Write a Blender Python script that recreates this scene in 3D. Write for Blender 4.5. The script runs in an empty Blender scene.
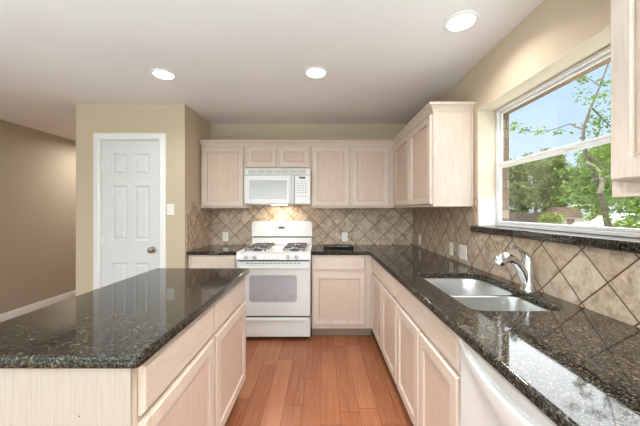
import bpy, bmesh, math, random
from mathutils import Vector
random.seed(7)
S = bpy.context.scene
C = S.collection
PI = math.pi

# ------------------------------------------------------------------ camera
F = 293.0                       # focal length in pixels of the 640 px frame
CH = 1.337                      # camera height
cam_d = bpy.data.cameras.new('camera')
cam = bpy.data.objects.new('camera', cam_d); C.objects.link(cam)
cam_d.sensor_width = 36.0; cam_d.lens = F * 36.0 / 640.0
cam_d.shift_x = -1.0 / 640; cam_d.shift_y = -2.0 / 640
cam_d.clip_start = 0.02; cam_d.clip_end = 300
cam.location = (0, 0, CH); cam.rotation_euler = (PI / 2, 0, 0)
S.camera = cam

# ------------------------------------------------------------------ exposure
S.view_settings.view_transform = 'Standard'
S.view_settings.look = 'None'
S.view_settings.exposure = 0.0
S.view_settings.gamma = 1.0
S.view_settings.use_curve_mapping = False
S.cycles.use_denoising = True
S.cycles.max_bounces = 10
S.cycles.diffuse_bounces = 5
S.cycles.glossy_bounces = 4
S.cycles.transparent_max_bounces = 12
S.cycles.sample_clamp_indirect = 6.0

# ------------------------------------------------------------------ node helper
class NT:
    def __init__(s, tree): s.t = tree
    def n(s, kind, **kw):
        nd = s.t.nodes.new(kind)
        for k, v in kw.items(): setattr(nd, k, v)
        return nd
    def l(s, a, b): s.t.links.new(a, b)
    def m(s, op, a, b=None, c=None, clamp=False):
        nd = s.t.nodes.new('ShaderNodeMath'); nd.operation = op; nd.use_clamp = clamp
        for i, v in enumerate((a, b, c)):
            if v is None: continue
            if isinstance(v, (int, float)): nd.inputs[i].default_value = v
            else: s.t.links.new(v, nd.inputs[i])
        return nd.outputs[0]
    def ramp(s, fac, stops):
        nd = s.t.nodes.new('ShaderNodeValToRGB')
        cr = nd.color_ramp
        while len(cr.elements) < len(stops): cr.elements.new(0.5)
        for e, (p, c) in zip(cr.elements, stops):
            e.position = p; e.color = (*c, 1)
        s.l(fac, nd.inputs[0]); return nd.outputs[0]
    def mix(s, fac, a, b, mode='MIX'):
        nd = s.t.nodes.new('ShaderNodeMix'); nd.data_type = 'RGBA'; nd.blend_type = mode
        for i, v in ((0, fac), (6, a), (7, b)):
            if isinstance(v, (int, float)): nd.inputs[i].default_value = v
            elif isinstance(v, tuple): nd.inputs[i].default_value = (*v, 1)
            else: s.l(v, nd.inputs[i])
        return nd.outputs[2]
    def noise(s, vec, scale, detail=3, rough=0.5, dist=0.0, out=0):
        nd = s.t.nodes.new('ShaderNodeTexNoise')
        nd.inputs['Scale'].default_value = scale; nd.inputs['Detail'].default_value = detail
        nd.inputs['Roughness'].default_value = rough; nd.inputs['Distortion'].default_value = dist
        if vec is not None: s.l(vec, nd.inputs['Vector'])
        return nd.outputs[out]
    def mapping(s, vec, scale=(1, 1, 1), loc=None):
        nd = s.t.nodes.new('ShaderNodeMapping'); nd.inputs['Scale'].default_value = scale
        s.l(vec, nd.inputs['Vector'])
        if loc is not None: s.l(loc, nd.inputs['Location'])
        return nd.outputs[0]
    def comb(s, x, y, z):
        nd = s.t.nodes.new('ShaderNodeCombineXYZ')
        for i, v in enumerate((x, y, z)):
            if isinstance(v, (int, float)): nd.inputs[i].default_value = v
            else: s.l(v, nd.inputs[i])
        return nd.outputs[0]
    def sep(s, vec):
        nd = s.t.nodes.new('ShaderNodeSeparateXYZ'); s.l(vec, nd.inputs[0]); return nd.outputs
    def white(s, vec, out='Value'):
        nd = s.t.nodes.new('ShaderNodeTexWhiteNoise'); nd.noise_dimensions = '3D'
        s.l(vec, nd.inputs['Vector']); return nd.outputs[out]
    def bump(s, h, strength=0.2, dist=0.002):
        nd = s.t.nodes.new('ShaderNodeBump'); nd.inputs['Strength'].default_value = strength
        nd.inputs['Distance'].default_value = dist; s.l(h, nd.inputs['Height']); return nd.outputs[0]

def srgb(r, g, b):
    f = lambda c: (c / 255 / 12.92) if c / 255 <= 0.04045 else ((c / 255 + 0.055) / 1.055) ** 2.4
    return (f(r), f(g), f(b))

# ------------------------------------------------------------------ sky: blue near the horizon, added bright cloud higher up
world = bpy.data.worlds.new('sky'); S.world = world; world.use_nodes = True
wt = world.node_tree; wt.nodes.clear(); W = NT(wt)
tc = W.n('ShaderNodeTexCoord'); gx, gy, gz = W.sep(tc.outputs['Generated'])
elev = W.ramp(gz, [(0.0, (0.72, 0.86, 1.0)), (0.15, (0.62, 0.80, 1.0)), (0.36, (0.50, 0.72, 0.98)), (1.0, (0.30, 0.52, 0.92))])
cl_n = W.noise(tc.outputs['Generated'], 3.0, 5, 0.6)
band = W.m('SUBTRACT', gz, W.m('MULTIPLY', gx, 0.61))
band = W.m('ADD', band, W.m('MULTIPLY', W.m('SUBTRACT', cl_n, 0.5), 0.04))
glare = W.n('ShaderNodeMapRange', interpolation_type='SMOOTHSTEP')
W.l(band, glare.inputs[0]); glare.inputs[1].default_value = -0.025; glare.inputs[2].default_value = 0.03
skyc = W.mix(glare.outputs[0], elev, (5.7, 5.9, 6.1))  # bright zone invented for the counter reflection and window daylight
bg = W.n('ShaderNodeBackground'); W.l(skyc, bg.inputs[0]); bg.inputs[1].default_value = 1.22
wo = W.n('ShaderNodeOutputWorld'); W.l(bg.outputs[0], wo.inputs[0])

# ------------------------------------------------------------------ sun (behind the house, on the garden)
def lamp(name, kind, loc, rot, energy, color=(1, 1, 1), parent=None, **kw):
    d = bpy.data.lights.new(name, kind); d.energy = energy; d.color = color
    for k, v in kw.items(): setattr(d, k, v)
    o = bpy.data.objects.new(name, d); C.objects.link(o)
    o.location = loc; o.rotation_euler = rot
    if parent: o.parent = parent
    return o
sun = lamp('sun', 'SUN', (-6, -6, 12), (0, 0, 0), 2.6, (1.0, 0.95, 0.86), angle=0.01)
sun.rotation_euler = Vector((0.55, 0.40, -0.75)).to_track_quat('-Z', 'Y').to_euler()

# added fill lamps behind the camera, with no source in view
LARGE_REAR = lamp('rear_fill_light', 'AREA', (-1.2, -6.4, 1.35), (PI / 2 + 0.4, 0, 0), 22, (0.67, 0.855, 1.0),
                  shape='RECTANGLE', size=4.2, size_y=1.9)  # added frontal fill from the rear of the room
FLOOR_FILL = lamp('floor_up_fill', 'AREA', (-1.3, -2.3, 0.02), (PI, 0, 0), 402, (0.65, 0.868, 1.0),
                  shape='RECTANGLE', size=4.8, size_y=2.6, spread=math.radians(142))  # added up-facing fill on the floor, brightens the ceiling
SIDE_FILL = lamp('side_fill_light', 'AREA', (1.12, -2.6, 1.15), (0, PI / 2, 0), 24, (0.67, 0.855, 1.0),
                  shape='RECTANGLE', size=2.0, size_y=1.8)  # added fill for the island side; no door is built here
SIDE_FILL.rotation_euler = Vector((-1.0, 0.55, 0.0)).to_track_quat('-Z', 'Y').to_euler()

# ------------------------------------------------------------------ materials
def new_mat(name):
    m = bpy.data.materials.new(name); m.use_nodes = True
    t = m.node_tree; t.nodes.clear(); N = NT(t)
    o = N.n('ShaderNodeOutputMaterial'); b = N.n('ShaderNodeBsdfPrincipled')
    N.l(b.outputs[0], o.inputs[0])
    return m, N, b
def setp(b, **kw):
    names = dict(rough='Roughness', metal='Metallic', spec='Specular IOR Level', ior='IOR', coat='Coat Weight',
                 coatr='Coat Roughness', color='Base Color', es='Emission Strength', ec='Emission Color')
    for k, v in kw.items():
        if isinstance(v, tuple) and len(v) == 3: v = (*v, 1)
        b.inputs[names[k]].default_value = v
def objco(N):
    return N.n('ShaderNodeTexCoord').outputs['Object']
def plain(name, col, rough=0.5, vary=0.03, scale=6.0, **kw):
    m, N, b = new_mat(name)
    v = objco(N); n = N.noise(v, scale, 3)
    lo = tuple(max(0, c * (1 - vary)) for c in col); hi = tuple(min(1, c * (1 + vary)) for c in col)
    N.l(N.ramp(n, [(0.3, lo), (0.7, hi)]), b.inputs['Base Color'])
    setp(b, rough=rough, **kw); return m
def paint(name, col, bump=0.12, vary=0.02):
    m, N, b = new_mat(name)
    v = N.n('ShaderNodeNewGeometry').outputs['Position']
    n = N.noise(v, 1.6, 3)
    lo = tuple(c * (1 - vary) for c in col); hi = tuple(c * (1 + vary) for c in col)
    N.l(N.ramp(n, [(0.3, lo), (0.7, hi)]), b.inputs['Base Color'])
    h = N.noise(v, 55, 2, 0.5)
    N.l(N.bump(h, bump, 0.004), b.inputs['Normal'])
    setp(b, rough=0.75, spec=0.25); return m
def oak(name, axis, k=1.0):
    m, N, b = new_mat(name)
    rnd = N.n('ShaderNodeObjectInfo').outputs['Random']
    off = N.comb(N.m('MULTIPLY', rnd, 17.0), N.m('MULTIPLY', rnd, 9.0), N.m('MULTIPLY', rnd, 5.0))
    sc = [1.0, 1.0, 1.0]; sc['XYZ'.index(axis)] = 0.045
    v = N.mapping(objco(N), tuple(sc), off)
    fine = N.noise(v, 190, 3, 0.6)
    broad = N.noise(v, 26, 3, 0.6, 0.6)
    t = N.m('ADD', N.m('MULTIPLY', fine, 0.75), N.m('MULTIPLY', broad, 0.25))
    col = N.ramp(t, [(0.36, srgb(208, 191, 175)), (0.48, srgb(219, 203, 189)), (0.62, srgb(225, 210, 198))])
    tint = N.mix(N.m('MULTIPLY', rnd, 0.35), col, srgb(216, 196, 179))
    if k != 1.0: tint = N.mix(1.0, tint, k if isinstance(k, tuple) else (k, k, k), 'MULTIPLY')
    N.l(tint, b.inputs['Base Color'])
    N.l(N.bump(fine, 0.06, 0.002), b.inputs['Normal'])
    setp(b, rough=0.42, spec=0.4); return m
def granite(name, base=1.0):
    m, N, b = new_mat(name)
    v = N.n('ShaderNodeNewGeometry').outputs['Position']
    dv = N.n('ShaderNodeVectorMath', operation='ADD'); N.l(v, dv.inputs[0])
    wv = N.n('ShaderNodeVectorMath', operation='SCALE'); N.l(N.noise(v, 60, 3, 0.6, 0, 1), wv.inputs[0]); wv.inputs['Scale'].default_value = 0.012; N.l(wv.outputs[0], dv.inputs[1])
    vo = N.n('ShaderNodeTexVoronoi'); vo.inputs['Scale'].default_value = 180; N.l(dv.outputs[0], vo.inputs['Vector'])
    cell = N.white(vo.outputs['Position'])
    vo2 = N.n('ShaderNodeTexVoronoi'); vo2.inputs['Scale'].default_value = 320; N.l(dv.outputs[0], vo2.inputs['Vector'])
    cell2 = N.white(vo2.outputs['Position'])
    big = N.noise(v, 22, 3, 0.6)
    c1 = N.ramp(cell, [(0.0, srgb(10, 10, 9)), (0.45, srgb(22, 22, 20)), (0.60, srgb(56, 49, 38)), (0.82, srgb(88, 76, 57)), (1.0, srgb(116, 108, 93))])
    c2 = N.ramp(cell2, [(0.0, srgb(14, 15, 14)), (0.6, srgb(34, 33, 30)), (0.8, srgb(66, 60, 50)), (1.0, srgb(112, 108, 100))])
    mk = N.ramp(big, [(0.40, (0, 0, 0)), (0.60, (1, 1, 1))])
    col = N.mix(mk, c2, c1)
    N.l(col, b.inputs['Base Color'])
    setp(b, rough=0.05, ior=1.46); return m
def tile(name, uaxis, u0, z0, d):
    m, N, b = new_mat(name)
    pos = N.n('ShaderNodeNewGeometry').outputs['Position']
    x, y, z = N.sep(pos); u = x if uaxis == 'X' else y
    uu = N.m('DIVIDE', N.m('SUBTRACT', u, u0), d); zz = N.m('DIVIDE', N.m('SUBTRACT', z, z0), d)
    p = N.m('ADD', uu, zz); q = N.m('SUBTRACT', uu, zz)
    def edge(t):
        f = N.m('FRACT', t); return N.m('MINIMUM', f, N.m('SUBTRACT', 1.0, f))
    e = N.m('MINIMUM', edge(p), edge(q))
    mr = N.n('ShaderNodeMapRange', interpolation_type='SMOOTHSTEP'); N.l(e, mr.inputs[0])
    mr.inputs[1].default_value = 0.012; mr.inputs[2].default_value = 0.026
    g = mr.outputs[0]
    idv = N.comb(N.m('FLOOR', p), N.m('FLOOR', q), 3.0)
    r = N.white(idv)
    tv = N.n('ShaderNodeVectorMath', operation='ADD'); N.l(pos, tv.inputs[0]); N.l(N.white(idv, 'Color'), tv.inputs[1])
    n1 = N.noise(tv.outputs[0], 11, 5, 0.62, 0.8); n2 = N.noise(tv.outputs[0], 60, 3, 0.6)
    t = N.m('ADD', N.m('MULTIPLY', n1, 0.75), N.m('MULTIPLY', n2, 0.25))
    col = N.ramp(t, [(0.36, srgb(150, 130, 107)), (0.5, srgb(198, 178, 157)), (0.64, srgb(222, 206, 189))])
    col = N.mix(N.m('MULTIPLY', r, 0.45), col, srgb(168, 146, 122))
    col = N.mix(g, srgb(96, 74, 54), col)
    N.l(col, b.inputs['Base Color'])
    N.l(N.bump(g, 0.5, 0.002), b.inputs['Normal'])
    setp(b, rough=0.5, spec=0.4); return m
def planks(name):
    m, N, b = new_mat(name)
    pos = N.n('ShaderNodeNewGeometry').outputs['Position']
    x, y, z = N.sep(pos)
    u = N.m('DIVIDE', x, 0.127); col_id = N.m('FLOOR', u)
    roff = N.white(N.comb(col_id, 5.0, 1.0))
    vv = N.m('ADD', N.m('DIVIDE', y, 0.95), N.m('MULTIPLY', roff, 3.7)); row = N.m('FLOOR', vv)
    idv = N.comb(col_id, row, 2.0); r = N.white(idv)
    def edge(t, w):
        f = N.m('FRACT', t); e = N.m('MINIMUM', f, N.m('SUBTRACT', 1.0, f))
        return N.m('GREATER_THAN', e, w)
    seam = N.m('MULTIPLY', edge(u, 0.009), edge(vv, 0.0016))
    tv = N.n('ShaderNodeVectorMath', operation='ADD'); N.l(pos, tv.inputs[0])
    cw = N.n('ShaderNodeVectorMath', operation='SCALE'); N.l(N.white(idv, 'Color'), cw.inputs[0]); cw.inputs['Scale'].default_value = 9.0
    N.l(cw.outputs[0], tv.inputs[1])
    gv = N.mapping(tv.outputs[0], (1.0, 0.05, 1.0))
    g1 = N.noise(gv, 38, 4, 0.6, 1.2); g2 = N.noise(gv, 220, 2, 0.5)
    t = N.m('ADD', N.m('MULTIPLY', g1, 0.7), N.m('MULTIPLY', g2, 0.3))
    col = N.ramp(t, [(0.30, srgb(126, 74, 48)), (0.5, srgb(158, 100, 68)), (0.70, srgb(184, 124, 88))])
    pc = N.ramp(r, [(0.0, srgb(142, 86, 58)), (0.5, srgb(164, 104, 70)), (1.0, srgb(182, 122, 86))])
    col = N.mix(0.45, col, pc)
    col = N.mix(seam, srgb(92, 52, 32), col)
    N.l(col, b.inputs['Base Color'])
    setp(b, rough=0.27, spec=0.45); return m
def brick(name):
    m, N, b = new_mat(name)
    pos = N.n('ShaderNodeNewGeometry').outputs['Position']; x, y, z = N.sep(pos)
    s = N.m('ADD', x, y)
    row = N.m('DIVIDE', z, 0.075); rid = N.m('FLOOR', row)
    uu = N.m('ADD', N.m('DIVIDE', s, 0.21), N.m('MULTIPLY', rid, 0.5))
    def edge(t, w):
        f = N.m('FRACT', t); return N.m('GREATER_THAN', N.m('MINIMUM', f, N.m('SUBTRACT', 1.0, f)), w)
    e = N.m('MULTIPLY', edge(row, 0.07), edge(uu, 0.025))
    r = N.white(N.comb(rid, N.m('FLOOR', uu), 0.0))
    n = N.noise(pos, 40, 4, 0.6)
    col = N.ramp(N.m('ADD', N.m('MULTIPLY', r, 0.6), N.m('MULTIPLY', n, 0.4)), [(0.2, srgb(104, 84, 64)), (0.5, srgb(128, 106, 82)), (0.8, srgb(150, 130, 104))])
    col = N.mix(e, srgb(84, 74, 62), col)
    N.l(col, b.inputs['Base Color']); setp(b, rough=0.9); return m
def leafmat(name, dark, mid, light, trans=0.35):
    m = bpy.data.materials.new(name); m.use_nodes = True
    t = m.node_tree; t.nodes.clear(); N = NT(t)
    o = N.n('ShaderNodeOutputMaterial')
    pos = N.n('ShaderNodeNewGeometry').outputs['Position']
    n = N.noise(pos, 2.2, 4, 0.7); n2 = N.noise(pos, 14, 2, 0.6)
    col = N.ramp(N.m('ADD', N.m('MULTIPLY', n, 0.5), N.m('MULTIPLY', n2, 0.5)), [(0.32, dark), (0.5, mid), (0.68, light)])
    d = N.n('ShaderNodeBsdfDiffuse'); N.l(col, d.inputs[0])
    tr = N.n('ShaderNodeBsdfTranslucent'); N.l(col, tr.inputs[0])
    mx = N.n('ShaderNodeMixShader'); mx.inputs[0].default_value = trans
    N.l(d.outputs[0], mx.inputs[1]); N.l(tr.outputs[0], mx.inputs[2]); N.l(mx.outputs[0], o.inputs[0])
    return m
def glassmat(name):
    m = bpy.data.materials.new(name); m.use_nodes = True
    t = m.node_tree; t.nodes.clear(); N = NT(t)
    o = N.n('ShaderNodeOutputMaterial'); tr = N.n('ShaderNodeBsdfTransparent'); gl = N.n('ShaderNodeBsdfGlossy')
    tr.inputs[0].default_value = (0.985, 0.99, 0.99, 1); gl.inputs['Roughness'].default_value = 0.02
    lw = N.n('ShaderNodeFresnel'); lw.inputs[0].default_value = 1.45
    mx = N.n('ShaderNodeMixShader'); N.l(N.m('MULTIPLY', lw.outputs[0], 0.12), mx.inputs[0])
    N.l(tr.outputs[0], mx.inputs[1]); N.l(gl.outputs[0], mx.inputs[2]); N.l(mx.outputs[0], o.inputs[0])
    return m
def emis(name, col, strength):
    m, N, b = new_mat(name)
    n = N.noise(objco(N), 5, 1)
    N.l(N.ramp(n, [(0.0, tuple(c * 0.97 for c in col)), (1.0, col)]), b.inputs['Emission Color'])
    setp(b, color=(0.8, 0.8, 0.8), es=strength, rough=0.6); return m

M = {}
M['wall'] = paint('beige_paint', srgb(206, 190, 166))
M['cream'] = paint('cream_paint', srgb(220, 211, 192))
M['wallshade'] = paint('beige_paint_shaded', srgb(176, 163, 142))  # the beige paint with the dimmer hallway light put into its colour
M['ceiling'] = paint('ceiling_paint', srgb(240, 236, 233), 0.2)
M['floor'] = planks('hardwood')
M['bouncefloor'] = plain('pale_bounce_floor', srgb(206, 200, 190), 0.95, 0.06, 60)
M['oak'] = oak('whitewashed_oak', 'Z')
M['oakx'] = oak('whitewashed_oak_across', 'X')
M['oaky'] = oak('whitewashed_oak_along', 'Y')
M['oakshade'] = oak('whitewashed_oak_shaded', 'Z', 0.72)  # same oak darkened: shade on the island end put into the colour
M['oakpanel'] = oak('whitewashed_oak_panel', 'Z', (0.93, 0.87, 0.83))
M['paletile'] = plain('pale_glazed_tile', srgb(226, 222, 214), 0.3, 0.03)
M['kick'] = plain('oak_toe_kick', srgb(150, 128, 112), 0.6)
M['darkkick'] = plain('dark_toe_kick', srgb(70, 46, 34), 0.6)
M['granite'] = granite('polished_granite')
M['tile_back'] = tile('diamond_tile_back', 'X', -0.030, 1.154, 0.2345)
M['tile_right'] = tile('diamond_tile_right', 'Y', 1.538, 1.165, 0.2365)
M['tile_left'] = tile('diamond_tile_left', 'Y', 3.45, 1.154, 0.2345)
M['white'] = plain('white_enamel', srgb(236, 236, 234), 0.22, 0.01)
M['appl'] = plain('white_appliance', srgb(228, 229, 228), 0.2, 0.01)
M['applgrey'] = plain('pale_grey_plastic', srgb(190, 190, 187), 0.35, 0.02)
M['doorwhite'] = plain('white_door_paint', srgb(222, 224, 225), 0.35, 0.01)
M['trim'] = plain('white_trim_paint', srgb(240, 240, 238), 0.35, 0.01)
M['vinyl'] = plain('white_vinyl', srgb(238, 239, 240), 0.3, 0.01)
M['plastic'] = plain('white_plastic', srgb(240, 238, 232), 0.3, 0.01)
M['slot'] = plain('dark_slot', srgb(40, 38, 36), 0.6)
M['grey'] = plain('grey_line', srgb(112, 110, 108), 0.5)
M['black'] = plain('black_glossy', srgb(20, 19, 18), 0.12)
M['iron'] = plain('cast_iron', srgb(92, 92, 94), 0.45)
M['ovenglass'] = plain('oven_glass', srgb(176, 174, 180), 0.08, 0.06, 20)
M['key'] = plain('grey_key', srgb(150, 152, 150), 0.4)
M['mwglass'] = plain('microwave_glass', srgb(186, 190, 188), 0.12, 0.05, 30)
M['display'] = plain('clock_display', srgb(40, 48, 34), 0.2)
M['digits'] = emis('clock_digits', (0.55, 0.75, 0.35), 1.2)
M['steel'] = plain('brushed_steel', srgb(218, 218, 216), 0.33, 0.05, 30, metal=1.0)
M['chrome'] = plain('chrome', srgb(214, 216, 218), 0.09, 0.02, 8, metal=1.0)
M['nickel'] = plain('satin_nickel', srgb(150, 142, 132), 0.28, 0.04, 8, metal=1.0)
M['glass'] = glassmat('window_glass')
M['lens'] = emis('downlight_lens', (1.0, 0.97, 0.92), 9.0)
M['brick'] = brick('tan_brick')
M['grass'] = plain('lawn', srgb(74, 84, 44), 0.9, 0.25, 3)
M['palebounce'] = plain('pale_bounce_slab', srgb(196, 190, 178), 0.9, 0.06, 4)
M['bark'] = plain('bark', srgb(74, 64, 56), 0.9, 0.2, 8)
M['palebark'] = plain('pale_bark', srgb(128, 118, 106), 0.9, 0.2, 8)
M['fence'] = plain('weathered_fence', srgb(60, 50, 42), 0.9, 0.15, 5)
M['shedroof'] = plain('brown_roof', srgb(64, 48, 36), 0.85, 0.12, 5)
M['shedwall'] = plain('pale_masonry', srgb(140, 132, 122), 0.85, 0.05, 5)
M['carpaint'] = plain('white_car_paint', srgb(232, 234, 236), 0.2, 0.01)
M['carglass'] = plain('car_glass', srgb(54, 62, 70), 0.1)
M['tyre'] = plain('tyre', srgb(30, 30, 30), 0.8)
M['leaf_far'] = leafmat('leaf_far', srgb(62, 76, 38), srgb(98, 112, 62), srgb(140, 150, 100))
M['leaf_mid'] = leafmat('leaf_mid', srgb(60, 80, 32), srgb(96, 116, 50), srgb(138, 152, 80))
M['leaf_near'] = leafmat('leaf_near', srgb(62, 84, 34), srgb(92, 116, 52), srgb(128, 146, 88), 0.4)

# ------------------------------------------------------------------ mesh builder
BASE = {}
def basepos(o): return BASE.get(o.name, Vector((0, 0, 0))) if o else Vector((0, 0, 0))
class MB:
    def __init__(s): s.b = bmesh.new(); s.mats = [None]; s.smooth = False
    def face(s, vs, mi=0):
        try: f = s.b.faces.new(vs)
        except ValueError: return None
        f.material_index = mi; return f
    def poly(s, pts, mi=0): return s.face([s.b.verts.new(p) for p in pts], mi)
    def box(s, x0, x1, y0, y1, z0, z1, bev=0.0, mi=0, seg=2):
        x0, x1 = sorted((x0, x1)); y0, y1 = sorted((y0, y1)); z0, z1 = sorted((z0, z1))
        v = [s.b.verts.new(p) for p in ((x0,y0,z0),(x1,y0,z0),(x1,y1,z0),(x0,y1,z0),(x0,y0,z1),(x1,y0,z1),(x1,y1,z1),(x0,y1,z1))]
        fs = [s.face([v[i] for i in q], mi) for q in ((0,3,2,1),(4,5,6,7),(0,1,5,4),(1,2,6,5),(2,3,7,6),(3,0,4,7))]
        if bev > 0:
            es = list({e for f in fs for e in f.edges})
            r = bmesh.ops.bevel(s.b, geom=es, offset=bev, segments=seg, affect='EDGES', profile=0.5)
            for f in r['faces']: f.material_index = mi
        return s
    def pbox(s, P, u0, u1, v0, v1, w0, w1, bev=0.0, mi=0):
        a = P(u0, v0, w0); c = P(u1, v1, w1)
        return s.box(a[0], c[0], a[1], c[1], a[2], c[2], bev, mi)
    def loft(s, rings, close=True, cap0=True, cap1=True, mi=0):
        R = [[s.b.verts.new(p) for p in r] for r in rings]
        n = len(R[0])
        for a, b in zip(R, R[1:]):
            for i in range(n if close else n - 1):
                j = (i + 1) % n; s.face([a[i], a[j], b[j], b[i]], mi)
        if cap0: s.face(R[0][::-1], mi)
        if cap1: s.face(R[-1], mi)
        return s
    def rects(s, P, u0, u1, v0, v1, steps, cap0=True, cap1=True, mi=0):
        rings = []
        for ins, w in steps:
            rings.append([P(u0+ins, v0+ins, w), P(u1-ins, v0+ins, w), P(u1-ins, v1-ins, w), P(u0+ins, v1-ins, w)])
        return s.loft(rings, True, cap0, cap1, mi)
    def tube(s, pts, radii, seg=12, cap=True, mi=0):
        pts = [Vector(p) for p in pts]
        if isinstance(radii, (int, float)): radii = [radii] * len(pts)
        rings = []; up = None
        for i, p in enumerate(pts):
            t = (pts[min(i+1, len(pts)-1)] - pts[max(i-1, 0)]).normalized()
            if up is None:
                up = Vector((0, 0, 1)) if abs(t.z) < 0.9 else Vector((1, 0, 0))
            a = t.cross(up).normalized(); bb = a.cross(t).normalized(); up = bb
            rings.append([p + (a * math.cos(k*2*PI/seg) + bb * math.sin(k*2*PI/seg)) * radii[i] for k in range(seg)])
        return s.loft(rings, True, cap, cap, mi)
    def lathe(s, c, prof, axis='Z', seg=24, cap0=True, cap1=True, mi=0):
        rings = []
        for r, h in prof:
            ring = []
            for k in range(seg):
                a = k*2*PI/seg; ca, sa = r*math.cos(a), r*math.sin(a)
                d = {'Z': (ca, sa, h), 'Y': (ca, h, sa), 'X': (h, ca, sa)}[axis]
                ring.append((c[0]+d[0], c[1]+d[1], c[2]+d[2]))
            rings.append(ring)
        return s.loft(rings, True, cap0, cap1, mi)
    def build(s, name, mat, parent=None, smooth=False, auto=True, world_base=None):
        bm = s.b
        bmesh.ops.recalc_face_normals(bm, faces=bm.faces[:])
        off = basepos(parent) if parent else (Vector(world_base) if world_base else Vector((0, 0, 0)))
        if off.length: bmesh.ops.translate(bm, verts=bm.verts[:], vec=-off)
        me = bpy.data.meshes.new(name); bm.to_mesh(me); bm.free()
        for m_ in (mat if isinstance(mat, list) else [mat]): me.materials.append(m_)
        if smooth:
            me.polygons.foreach_set('use_smooth', [True] * len(me.polygons))
            try: me.set_sharp_from_angle(angle=math.radians(40))
            except Exception: pass
        o = bpy.data.objects.new(name, me); C.objects.link(o)
        if parent: o.parent = parent; BASE[o.name] = off
        else:
            o.location = off; BASE[o.name] = off.copy()
        return o
def tag(o, label=None, cat=None, group=None, kind=None):
    if label: o['label'] = label
    if cat: o['category'] = cat
    if group: o['group'] = group
    if kind: o['kind'] = kind
    return o
def thing(name, loc, label, cat, group=None):
    o = bpy.data.objects.new(name, None); C.objects.link(o); o.location = loc
    o.empty_display_size = 0.1
    BASE[o.name] = Vector(loc); return tag(o, label, cat, group)
def dup(root, loc, label=None):
    r = root.copy(); C.objects.link(r); r.location = loc
    if label: r['label'] = label
    for ch in root.children:
        c = ch.copy(); C.objects.link(c); c.parent = r
        for g in ch.children:
            d = g.copy(); C.objects.link(d); d.parent = c
    return r
def struct(name, mb, mat, parent=None):
    o = mb.build(name, mat, parent)
    if not parent: o['kind'] = 'structure'
    return o
def facing(side, front):
    if side == '-Y': return lambda u, v, w: (u, front - w, v)
    if side == '-X': return lambda u, v, w: (front - w, u, v)
    if side == '+X': return lambda u, v, w: (front + w, u, v)
def curve_solid(name, loops, z0, z1, bev, mat, parent=None, world_base=None):
    """flat slab with holes and rounded edges, from closed outlines in plan"""
    cu = bpy.data.curves.new(name, 'CURVE'); cu.dimensions = '2D'; cu.fill_mode = 'BOTH'
    cu.extrude = (z1 - z0) / 2 - bev; cu.bevel_depth = bev; cu.bevel_resolution = 3; cu.offset = -bev
    for lp in loops:
        sp = cu.splines.new('POLY'); sp.points.add(len(lp) - 1)
        for p, q in zip(sp.points, lp): p.co = (q[0], q[1], 0, 1)
        sp.use_cyclic_u = True
    tmp = bpy.data.objects.new('tmp', cu)
    me = bpy.data.meshes.new_from_object(tmp)
    bpy.data.objects.remove(tmp); bpy.data.curves.remove(cu)
    off = basepos(parent) if parent else Vector(world_base or (0, 0, 0))
    for v in me.vertices:
        v.co.z += (z0 + z1) / 2; v.co -= off
    me.name = name; me.materials.clear(); me.materials.append(mat)
    o = bpy.data.objects.new(name, me); C.objects.link(o)
    if parent: o.parent = parent
    else: o.location = off
    BASE[o.name] = off
    return o
def rrect(x0, x1, y0, y1, r, n=6, corners=(1, 1, 1, 1)):
    rs = r if isinstance(r, (list, tuple)) else [r] * 4
    out = []
    for (cx, cy, a0), rr in zip(((x1, y1, 0), (x0, y1, 90), (x0, y0, 180), (x1, y0, 270)), rs):
        sx = -1 if cx == x1 else 1; sy = -1 if cy == y1 else 1
        if rr <= 0: out.append((cx, cy)); continue
        for k in range(n + 1):
            a = math.radians(a0 + 90 * k / n)
            out.append((cx + sx*rr + rr*math.cos(a), cy + sy*rr + rr*math.sin(a)))
    return out

# ================================================================== SETTING
CEIL = 2.44
RX = 1.166; BY = 3.714; PX = -1.408; PY = 3.03; PL = -2.536; LX = -3.86
WY0, WY1 = 0.93, 2.183; WZ0, WZ1 = 1.19, 2.09     # kitchen window opening
struct('floor', MB().box(LX-0.1, RX+0.3, -0.6, 7.1, -0.1, 0.0), M['floor'])
struct('floor_living_room', MB().box(LX-0.1, RX+0.3, -6.7, -0.6005, -0.1, 0.0), M['bouncefloor'])  # unseen floor, given a pale tone for neutral bounce light
struct('ceiling', MB().box(LX-0.1, RX+0.26, -6.7, 7.1, CEIL, CEIL+0.15), M['ceiling'])
struct('wall_back', MB().box(PX, RX, BY, BY+0.12, 0, CEIL), M['wall'])
w = MB()
w.box(RX, 1.33, -6.6, WY0, 0, CEIL); w.box(RX, 1.33, WY1, BY+0.12, 0, CEIL)
w.box(RX, 1.33, WY0, WY1, 0, WZ0-0.001); w.box(RX, 1.33, WY0, WY1, WZ1, CEIL)
wr = struct('wall_right', w, M['wall'])
w = MB()
ex0, ex1 = 1.336, 1.405
w.box(ex0, ex1, -6.6, WY0+0.02, -0.2, CEIL+0.15); w.box(ex0, ex1, WY1+0.005, BY+0.12, -0.2, CEIL+0.15)
w.box(ex0, ex1, WY0+0.02, WY1+0.005, -0.2, WZ0+0.01); w.box(ex0, ex1, WY0+0.02, WY1+0.005, WZ1-0.03, CEIL+0.15)
struct('brick_veneer', w, M['brick'], wr)
w = MB()   # cream painted returns of the window recess
w.box(RX+0.0005, 1.329, WY1-0.006, WY1-0.0005, WZ0+0.04, WZ1-0.001); w.box(RX+0.0005, 1.329, WY0+0.0005, WY0+0.006, WZ0+0.04, WZ1-0.001)
w.box(RX+0.0005, 1.329, WY0+0.006, WY1-0.006, WZ1-0.006, WZ1-0.0005)
struct('window_return', w, M['cream'], wr)
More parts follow.
